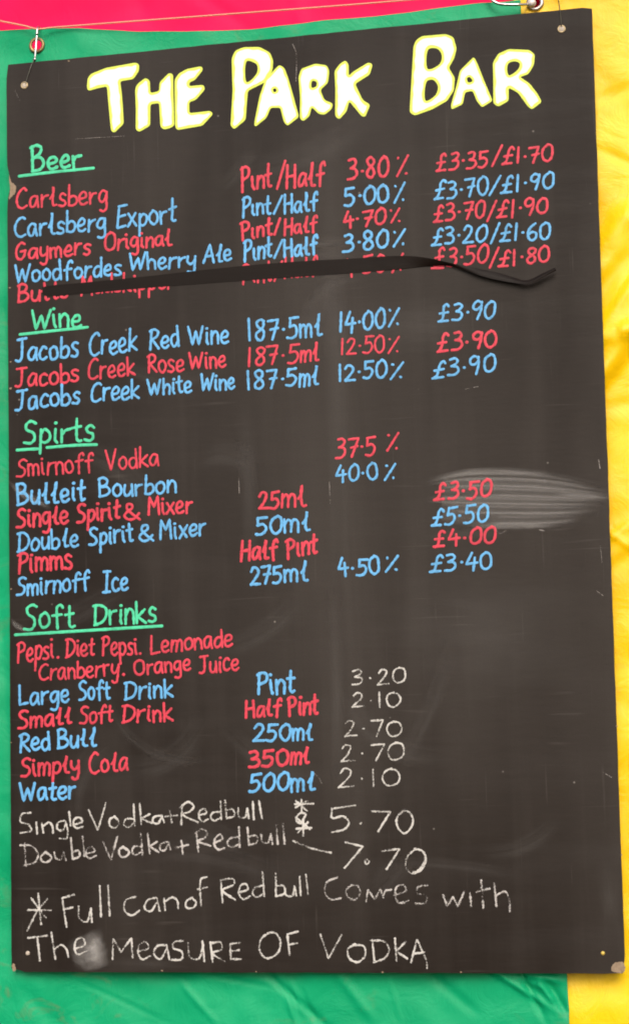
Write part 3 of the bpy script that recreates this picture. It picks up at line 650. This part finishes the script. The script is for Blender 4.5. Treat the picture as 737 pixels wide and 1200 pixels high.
# -- the ten letters of the title: yellow-green outline and white filling
def title(scale, ox, oy, outer, holes=(), inset=2.9):
    def ring(s):
        P = [(ox+float(a_.split(',')[0])/scale, oy+float(a_.split(',')[1])/scale) for a_ in s.split()]
        C = catmull(P, 0.8, True); L = polyline(P+[P[0]], 0.8)[:-1]; big = len(P) > 7
        Q = L if big else C; n = len(Q); k = 3 if big else 1
        return [sum(Q[(i+j) % n] for j in range(-k, k+1))/(2*k+1) for i in range(0, n, 2)]
    def area(P): return sum(P[i-1][0]*P[i][1]-P[i][0]*P[i-1][1] for i in range(len(P)))/2
    def orient(P): return P if area(P) > 0 else P[::-1]
    def inner(P, d):
        n = len(P); res = []
        for i in range(n):
            t = P[(i+2) % n]-P[i-2]; t = t/np.linalg.norm(t); res.append(P[i]+np.array([-t[1], t[0]])*d*(1+.45*noise.noise(Vector((P[i][0]*.12, P[i][1]*.12, 2)))))
        res = [r for r in res if min(np.linalg.norm(r-p) for p in P) > abs(d)*0.72]
        return res
    O = orient(ring(outer)); Hs = [orient(ring(h)) for h in holes]
    def fill(loops, y):
        polys = []; vs = []; vals = []
        for L in loops:
            polys.append([Vector((*px2b(p), 0)) for p in L])
        flat = [v for L in polys for v in L]
        tris = tessellate_polygon(polys)
        return [(v.x, y, v.y) for v in flat], [tuple(t) for t in tris]
    vs, fs = fill([O]+Hs, -0.00030-0.00002*random.random())
    n0 = len(vs); k = 0
    for L in [O]+Hs:                                   # rim down to the board
        n = len(L); b0 = len(vs)
        for i in range(n): vs.append((vs[k+i][0], -0.00003, vs[k+i][2]))
        for i in range(n): fs.append((k+i, k+(i+1) % n, b0+(i+1) % n, b0+i))
        k += n
    let = mesh('title_letter', vs, fs, PALEY, board, smooth=False)
    I = inner(O, inset); Ih = [inner(h, -inset) for h in Hs]
    Ih = [h for h in Ih if len(h) > 3]
    vs, fs = fill([I]+Ih, -0.00055)
    mesh('white_fill', vs, fs, WHITE, let, smooth=False)
A1 = (4.335, 90, 40); A2 = (3.685, 250, 40); A3 = (3.685, 460, 30)
title(*A1, "58,222 75,202 150,172 300,145 318,152 318,185 290,228 222,240 230,300 235,360 240,455 192,503 176,492 165,380 155,265 110,275 60,289 53,272")
title(*A1, "298,280 308,255 350,222 372,235 375,300 420,290 422,245 470,197 490,203 492,300 497,465 470,480 440,485 426,470 420,350 375,357 374,465 320,497 301,487 302,380")
title(*A1, "499,230 520,200 560,178 635,163 643,180 600,235 572,245 571,265 645,258 653,280 605,335 572,345 573,402 680,390 694,405 640,465 510,488 501,470 499,300")
title(*A2, "80,105 95,72 130,57 200,56 245,80 259,115 255,160 220,210 150,245 145,300 140,370 90,412 75,395 84,250", ["145,117 172,121 190,135 188,170 145,208"])
title(*A2, "225,195 285,133 306,145 322,185 345,265 370,358 320,397 304,378 290,318 248,318 230,362 180,402 177,385 200,270", ["258,238 268,234 274,246 262,251"], 2.4)
title(*A2, "368,185 380,150 440,128 490,135 501,160 495,210 462,242 480,285 517,300 510,325 480,349 455,345 425,315 415,355 388,377 374,365 375,270", ["427,203 445,206 445,225 425,232"], 2.4)
title(*A2, "523,160 545,130 570,113 584,130 584,182 600,165 670,122 688,130 675,175 612,215 645,285 677,305 655,359 640,355 587,290 575,335 543,369 526,355 527,240")
title(*A3, "90,90 100,65 125,46 230,37 262,50 276,100 265,142 242,183 268,225 264,280 235,325 170,362 95,389 73,375 82,220", ["155,102 195,102 212,130 203,166 152,188", "148,240 175,235 195,262 185,300 143,325"])
title(*A3, "290,195 350,135 366,165 395,240 431,325 385,354 362,325 345,282 312,288 302,340 253,363 251,345 275,260", ["320,228 332,222 344,240 326,246"], 2.4)
title(*A3, "432,160 455,122 500,102 590,106 613,125 609,170 585,210 548,222 590,250 625,295 643,330 600,363 583,350 540,290 500,268 500,325 455,351 434,337 434,240", ["498,165 530,155 548,165 540,190 500,215"])

# -- holes, grommets
BRASS = m_metal('dull_brass', (0.55, 0.42, 0.24), 0.45, 0.6)
PALE = m_metal('pale_plastic', (0.62, 0.52, 0.42), 0.6, 0.0)
STEEL = m_metal('bright_steel', (0.80, 0.78, 0.76), 0.28)
DARKWIRE = m_metal('dark_wire', (0.08, 0.07, 0.05), 0.5, 0.5)
GREYWIRE = m_metal('grey_wire', (0.22, 0.22, 0.17), 0.5, 0.4)
def torus(name, c, R, r, m, parent, ny=None, squash=1.0, nseg=32, nr=8):
    vs, fs = [], []
    for i in range(nseg):
        a_ = 2*math.pi*i/nseg
        for j in range(nr):
            b_ = 2*math.pi*j/nr
            vs.append((c[0]+(R+r*math.cos(b_))*math.cos(a_), c[1]+r*math.sin(b_)*squash, c[2]+(R+r*math.cos(b_))*math.sin(a_)))
    for i in range(nseg):
        for j in range(nr):
            fs.append((i*nr+j, i*nr+(j+1) % nr, ((i+1) % nseg)*nr+(j+1) % nr, ((i+1) % nseg)*nr+j))
    return mesh(name, vs, fs, m, parent)
def dome(name, c, R, h, m, parent):
    vs, fs = [], []; n = 20
    prof = [(1, 0), (.92, .5), (.7, .85), (.35, .98)]
    for pr, ph in prof:
        for i in range(n):
            a_ = 2*math.pi*i/n; vs.append((c[0]+R*pr*math.cos(a_), c[1]-h*ph, c[2]+R*pr*math.sin(a_)))
    vs.append((c[0], c[1]-h, c[2]))
    for k in range(3):
        for i in range(n): fs.append((k*n+i, k*n+(i+1) % n, (k+1)*n+(i+1) % n, (k+1)*n+i))
    for i in range(n): fs.append((3*n+i, 3*n+(i+1) % n, 4*n))
    return mesh(name, vs, fs, m, parent)
def bpt(px, py, y=0.0):
    x, z = px2b((px, py)); return (x, y, z)
for (gx, gy, r) in [(29, 100, 3.7), (657.5, 34, 3.7)]:
    g = torus('grommet', bpt(gx, gy), r*PXM, 1.1*PXM, BRASS, board, squash=0.8)
    dome('grommet_centre', bpt(gx, gy, -0.0002), (r-0.4)*PXM, 0.0006, PALE, g)
dome('screw_hole_dot', bpt(33, 1117), 2.6*PXM, 0.001, PALE, board)
dome('screw_hole_dot', bpt(706, 1117), 2.2*PXM, 0.001, m_metal('hole_yellow', (0.85, 0.6, 0.12), 0.5, 0.2), board)  # yellow dome stands in for a hole showing the yellow sheet

# ------------------------------------------------------------------ black tape across the deleted beer
TAPE, t_, b_ = mat('black_plastic_tape')
co_ = nd(t_, 'ShaderNodeTexCoord').outputs['Object']
n_ = noi(t_, mapp(t_, co_, (14, 1, 160)), 1.0, 4, 0.6)
t_.links.new(mixc(t_, n_, (0.006, 0.003, 0.002), (0.010, 0.006, 0.004)), b_.inputs['Base Color'])
b_.inputs['Roughness'].default_value = 0.5; b_.inputs['Specular IOR Level'].default_value = 0.13
bump(t_, b_, n_, 0.3, 0.0006)
def tape():
    # rows: top x,y,depth  bottom x,y,depth  (pixels on the board plane, depth in mm in front of it)
    rows = [(50, 337, .25, 50, 344, .25), (56, 335, .25, 54, 347, .25), (100, 331, .25, 100, 344, .25), (170, 324, .25, 172, 337.5, .25), (270, 313, .25, 271, 330, .25), (340, 307, .25, 341, 325, .25),
            (420, 302.5, .25, 421, 319.5, .25), (460, 300, 1.2, 464, 315.5, .9), (485, 300.3, 2, 484, 313.5, .8), (505, 303.2, 4, 502, 311.6, 1.2), (525, 307.5, 4.5, 524, 311.5, 2), (545, 311.8, 3.5, 545, 317, 3.5), (562, 315, 3, 562, 323, 5), (585, 320, 3, 585, 328.6, 5.5), (603, 325.5, 3.5, 602, 331.5, 6), (614, 328.6, 5, 616, 333, 7), (622, 327, 6, 626, 330.5, 7.5), (636, 320, 7, 639, 323.5, 8), (650, 313.5, 8, 651.5, 317, 8)]
    T = catmull([(r[0], r[1], r[2]*1) for r in rows], 3); 
    vs, fs = [], []; N = 150; nc = 5
    A = np.array([r[:3] for r in rows], float); Bm = np.array([r[3:] for r in rows], float)
    L = np.concatenate([[0], np.cumsum(np.linalg.norm(np.diff((A+Bm)[:, :2]/2, axis=0), axis=1))]); L /= L[-1]
    def sm(arr, t):
        i = min(max(np.searchsorted(L, t)-1, 0), len(L)-2); f = (t-L[i])/(L[i+1]-L[i])
        p0 = arr[max(i-1, 0)]; p1 = arr[i]; p2 = arr[i+1]; p3 = arr[min(i+2, len(arr)-1)]
        m1 = (p2-p0)/max(1e-6, L[i+1]-L[max(i-1, 0)])*(L[i+1]-L[i]); m2 = (p3-p1)/max(1e-6, L[min(i+2, len(L)-1)]-L[i])*(L[i+1]-L[i])
        f2, f3 = f*f, f*f*f
        return (2*f3-3*f2+1)*p1+(f3-2*f2+f)*m1+(-2*f3+3*f2)*p2+(f3-f2)*m2
    for s in (0, 1):
        for i in range(N+1):
            t = i/N; a_, b2 = sm(A, t), sm(Bm, t)
            for j in range(nc):
                c = j/(nc-1); p = a_*(1-c)+b2*c
                d = p[2]/1000+0.0006*math.sin(c*math.pi)*min(1, max(0, (t-.72)*8))
                d += 0.00008*noise.noise(Vector((p[0]*.05, p[1]*.2, 0))) - (0.00025 if s else 0)
                v = at(p[0], p[1], -max(d, 0.00028 if s else 0.0004)); vs.append((v.x, v.y, v.z))
    M_ = (N+1)*nc
    for i in range(N):
        for j in range(nc-1):
            a_ = i*nc+j; fs.append((a_, a_+1, a_+nc+1, a_+nc)); fs.append((M_+a_, M_+a_+nc, M_+a_+nc+1, M_+a_+1))
        for j in (0, nc-1):
            a_ = i*nc+j; fs.append((a_, a_+nc, M_+a_+nc, M_+a_))
    for i in (0, N):
        for j in range(nc-1): a_ = i*nc+j; fs.append((a_, a_+1, M_+a_+1, M_+a_))
    o = mesh('adhesive_tape', vs, fs, TAPE, smooth=False)
    bm = bmesh.new(); bm.from_mesh(o.data); bmesh.ops.recalc_face_normals(bm, faces=bm.faces); bm.to_mesh(o.data); bm.free()
    tag(o, 'strip of black tape over the crossed-out last beer, its right end peeling and twisted', 'tape')
tape()

# ------------------------------------------------------------------ the hanging sheets behind
MAG = m_sheet('magenta_tarpaulin', (0.93, 0.007, 0.088), (0.86, 0.012, 0.092), 0.55, crinkle=0.15, spec=0.08)
GRN = m_sheet('green_tarpaulin', (0.003, 0.32, 0.135), (0.006, 0.37, 0.16), 0.36, stain=(0.16, 0.22, 0.10), crinkle=0.3, spec=0.2)
YEL = m_sheet('yellow_tarpaulin', (0.93, 0.53, 0.002), (0.93, 0.66, 0.006), 0.28, stain=(0.86, 0.48, 0.02), crinkle=0.3, spec=0.36)

def interp(poly, x):
    for (a_, b_), (c_, d_) in zip(poly[:-1], poly[1:]):
        if x <= c_: return b_+(d_-b_)*(max(x, a_)-a_)/(c_-a_)
    return poly[-1][1]
def axis(lo, hi, step, fine=()):
    v = [lo]
    while v[-1] < hi:
        s = step
        for c, r in fine:
            if abs(v[-1]-c) < r+step: s = min(s, 1.3)
        v.append(v[-1]+s)
    return v
def sheet(name, xs, ys, place, depth, m, hole=None, folds=None, th=0.0008):
    vs, fs = [], []; nx, ny = len(xs), len(ys); pix = []
    for y_ in ys:
        for x_ in xs:
            px_, py_ = place(x_, y_); p = at(px_, py_, depth)
            d = max(depth+folds(px_, py_), 0.0065 if 2 < px_ < 728 else 0.001)
            vs.append((p.x, d, p.z)); pix.append((px_, py_))
    for j in range(ny-1):
        for i in range(nx-1):
            a_ = j*nx+i; c = pix[a_]
            if hole and math.hypot(c[0]+.6-hole[0], c[1]+.6-hole[1]) < hole[2]: continue
            fs.append((a_, a_+nx, a_+nx+1, a_+1))
    o = mesh(name, vs, fs, m)
    md = o.modifiers.new('cloth_thickness', 'SOLIDIFY'); md.thickness = th; md.offset = -1
    return o
def nz(x, y, s, k=0): return noise.noise(Vector((x*s, y*s, k)))
def ridge(x, y, x0, y0, x1, y1, wd, amp):
    """a crease running between two points, tapering at both ends"""
    dx, dy = x1-x0, y1-y0; L = math.hypot(dx, dy); u = ((x-x0)*dx+(y-y0)*dy)/L/L
    if u < -0.3 or u > 1.3: return 0
    d = ((x-x0)*-dy+(y-y0)*dx)/L
    return amp*math.exp(-(d/wd)**2)*math.exp(-((u-.5)/.45)**4)

# magenta, farthest back
def fm(x, y): return 0.010*nz(x, y, .006, 1)+0.004*nz(x+y*.6, y, .02, 2)+ridge(x, y, 215, -20, 300, 40, 5, .0025)+ridge(x, y, 150, -30, 175, 30, 9, .002)+ridge(x, y, 330, 26, 540, 2, 2.5, .0015)+ridge(x, y, 340, -40, 360, 60, 7, -.002)
mag = sheet('magenta_sheet', axis(-200, 800, 7), axis(-260, 160, 7), lambda x, y: (x, y), 0.045, MAG, folds=fm)
tag(mag, 'bright magenta plastic sheet hanging behind the top edge of the green one', 'tarpaulin')
# yellow on the right
def fy(x, y):
    d = 0.008*nz(x, y, .011, 4)+0.0035*nz(x*1.2, y, .03, 5)
    d += ridge(x, y, 690, 400, 770, 290, 10, -.011)+ridge(x, y, 700, 385, 780, 250, 5, .007)+ridge(x, y, 680, 405, 790, 372, 9, -.012)+ridge(x, y, 700, 300, 745, 240, 12, -.009)
    d += ridge(x, y, 690, 170, 790, 215, 5, .005)+ridge(x, y, 690, 120, 780, 90, 7, .004)+ridge(x, y, 700, 615, 750, 650, 3, -.006)+ridge(x, y, 700, 640, 760, 600, 4, -.006)
    d += ridge(x, y, 700, 480, 760, 470, 8, .004)+ridge(x, y, 705, 860, 770, 700, 8, .003)
    d *= 0.4
    # two slack folds that belly out and catch the sky on their upper flank
    for (x0, y0, x1, y1, wd, am) in [(700, 440, 790, 330, 62, .014), (690, 330, 790, 215, 50, .006), (690, 665, 800, 600, 40, .004)]:
        dx, dy = x1-x0, y1-y0; L = math.hypot(dx, dy); v_ = ((x-x0)*-dy+(y-y0)*dx)/L
        if -wd < v_ < wd*.35:
            q_ = (v_+wd)/wd if v_ < 0 else 1-v_/(wd*.35)
            d -= am*q_*q_*(3-2*q_)*(0.8+0.5*nz(x, y, .03, 8))
    return d
yel = sheet('yellow_sheet', axis(601, 930, 4, [(625, 10)]), axis(-260, 1400, 4, [(3, 10)]), lambda x, y: (x+max(0, y)*0.02, y), 0.019, YEL, hole=(626.5, 3, 6.3), folds=fy)
yel_root = thing('yellow_tarpaulin', 'bright yellow creased plastic sheet hanging behind the right side of the board', 'tarpaulin', (0, 0, 0))
yel.parent = yel_root
# green, in front of both
gtop = [(-400, 34), (-60, 34), (0, 35), (42, 33.5), (95, 33), (160, 35.5), (220, 36), (290, 33.5), (340, 29), (400, 23), (480, 15), (565, 3), (600, -1), (640, -5)]
def gplace(s, t):
    xr = 609+61*min(1.2, t); x = -160+(xr+160)*s
    y0 = interp(gtop, x); y = y0+(1270-y0)*t
    return x, y
def fg(x, y):
    d = 0.006*nz(x, y, .009, 11)+0.0022*nz(x, y, .028, 12)
    for (a_, b_, c_, d_, w_, h_) in [(628, 1148, 650, 1176, 4, -.0050), (340, 1150, 356, 1190, 1.6, -.0022), (352, 1158, 372, 1205, 1.5, .0020), (575, 1135, 640, 1158, 1.8, -.0025), (90, 1150, 190, 1196, 1.6, .0014), (455, 1148, 470, 1200, 1.6, -.0016), (240, 1142, 330, 1160, 1.8, .0013), (560, 1125, 650, 1185, 3.5, -.0045), (600, 1120, 640, 1200, 3, .004), (610, 1140, 660, 1150, 5, -.005), (335, 1165, 360, 1240, 3, -.003), (300, 1130, 395, 1215, 4, .003),
                                     (210, 1150, 255, 1200, 3, -.002), (640, 1150, 668, 1195, 4, .004), (500, 1140, 560, 1190, 6, .002), (20, 1150, 90, 1230, 9, .002), (150, 1140, 240, 1150, 9, .002), (395, 1140, 440, 1200, 6, -.0025),
                                     (5, 330, 12, 520, 6, .002), (-5, 640, 12, 900, 7, .002)]:
        d += ridge(x, y, a_, b_, c_, d_, w_, h_)
    return d*0.9
ns = [i/280 for i in range(281)]
EX, EY = 43.6, 53.0
s_e = (EX+160)/(611+160); ss = sorted(set([round(v, 5) for v in ns if abs(v-s_e) > .022]+[round(s_e+k*0.0016, 5) for k in range(-14, 15)]))
t_e = (EY-33.5)/(1270-33.5); tt = sorted(set([round(i/400, 5) for i in range(401) if abs(i/400-t_e) > .016]+[round(t_e+k*0.00105, 5) for k in range(-15, 16)]))
ss = [v for v in ss if v >= 0]; tt = [v for v in tt if v >= 0]
if tt[0] > 0: tt = [0.0]+tt
grn = sheet('green_sheet', ss, tt, gplace, 0.013, GRN, hole=(EX, EY, 6.8), folds=fg)
grn_root = thing('green_tarpaulin', 'emerald green plastic sheet hanging behind the board, seen left, above and below it', 'tarpaulin')
grn.parent = grn_root
def eyelet(px_, py_, depth, R, r, root, m, k=0.7):
    p = at(px_, py_, depth-0.0015)
    return torus('eyelet', p, R*PXM, r*PXM, m, root, squash=k)
eyelet(EX, EY, 0.013+fg(EX, EY), 8.0, 2.0, grn_root, m_metal('gilt_eyelet', (0.42, 0.30, 0.14), 0.5, 0.8))
eyelet(626.5, 3, 0.019+fy(626.5, 3), 7.8, 2.4, yel_root, m_metal('zinc_eyelet', (0.6, 0.55, 0.5), 0.3, 0.9))

# ------------------------------------------------------------------ cord, hooks and wires
def tube(name, pts, r, m, parent=None, n=8, step=0.003, closed=False):
    P = catmull([tuple(p) for p in pts], step)
    vs, fs = [], []
    up = Vector((0.1, 1, 0.05)).normalized()
    for i, p in enumerate(P):
        t = Vector(P[min(i+1, len(P)-1)]-P[max(i-1, 0)]).normalized()
        s_ = t.cross(up)
        if s_.length < 1e-3: s_ = Vector((1, 0, 0))
        s_.normalize(); u = s_.cross(t).normalized()
        rr = r(i/(len(P)-1)) if callable(r) else r
        for j in range(n):
            a_ = 2*math.pi*j/n; v = Vector(p)+s_*math.cos(a_)*rr+u*math.sin(a_)*rr; vs.append(tuple(v))
    for i in range(len(P)-1):
        for j in range(n): fs.append((i*n+j, i*n+(j+1) % n, (i+1)*n+(j+1) % n, (i+1)*n+j))
    fs.append(tuple(range(n-1, -1, -1))); k = (len(P)-1)*n; fs.append(tuple(range(k, k+n)))
    return mesh(name, vs, fs, m, parent)
CORDM, t_, b_ = mat('pale_orange_cord')
co_ = nd(t_, 'ShaderNodeTexCoord').outputs['Object']
t_.links.new(mixc(t_, noi(t_, co_, 500, 3), (0.75, 0.24, 0.16), (0.9, 0.42, 0.26)), b_.inputs['Base Color'])
b_.inputs['Roughness'].default_value = 0.7
yc = 0.007
cord = tube('cord', [at(-150, -6, yc), at(-60, 12, yc), at(0, 24.5, yc), at(30, 30.5, yc), at(44, 34, yc-.003), at(60, 32.5, yc), at(130, 27, yc), at(250, 18, yc), at(400, 6.5, yc), at(480, 0, yc), at(640, -13, yc), at(800, -26, yc)], 1.0*PXM, CORDM)
tag(cord, 'thin pale orange cord stretched across the magenta sheet above the board', 'cord')
yh = 0.004
hk = tube('wire_hook', [at(47.5, 39, .018), at(47.5, 33.5, .013), at(45.5, 31, .008), at(44.3, 33.5, yh), at(43.8, 40, .003), at(43, 50, .002), at(42.2, 60, .001), at(41.6, 67, .001), at(41.4, 71, .002), at(40.4, 72, .004), at(39.6, 69.5, .006)], 1.35*PXM, STEEL)
tag(hk, 'small bright steel hook through the green eyelet at the top left', 'hook')
bead = dome('solder_bead', (0, 0, 0), 2.0*PXM, 0.0018, STEEL, hk); v = at(43.9, 39.5, .002); bead.location = v
bead = dome('solder_bead', (0, 0, 0), 1.8*PXM, 0.0018, STEEL, hk); v = at(41.5, 69.5, .0005); bead.location = v
w1 = tube('hanging_wire', [at(39.8, 71, .003), at(37.8, 75, -.0012), at(34, 86, -.0016), at(31, 96, -.0016), at(30, 99, -.001)], 0.32*PXM, GREYWIRE)
tag(w1, 'thin dark wire from the steel hook to the board top left corner hole', 'wire')
h2 = tube('wire_hook', [at(569, -14, .006), at(572, -5, .006), at(577, 0.5, .006), at(583, 4, .006), at(592, 5.2, .006), at(606, 5.4, .007), at(616, 5.2, .012), at(620.5, 3, .018), at(622.5, -2, .024)], 1.75*PXM, STEEL)
he = dome('hook_end', (0, 0, 0), 5.2*PXM, 0.004, m_metal('nickel_white', (0.85, 0.78, 0.74), 0.45, 0.3), h2); he.location = at(622.5, 3.5, .015)
tag(h2, 'thick curved steel hook passing through the yellow sheet eyelet at the top right', 'hook')
w2 = tube('hanging_wire', [at(650, -26, .020), at(652, -10, .012), at(654.2, 2, .004), at(655, 8, -.0012), at(656.8, 22, -.0016), at(657.3, 31, -.0014)], 0.6*PXM, DARKWIRE)
tag(w2, 'thin dark wire running up from the board top right corner hole', 'wire')
# the cord is caught by a steel ring out of frame; a plain wall far behind closes the view through the gaps
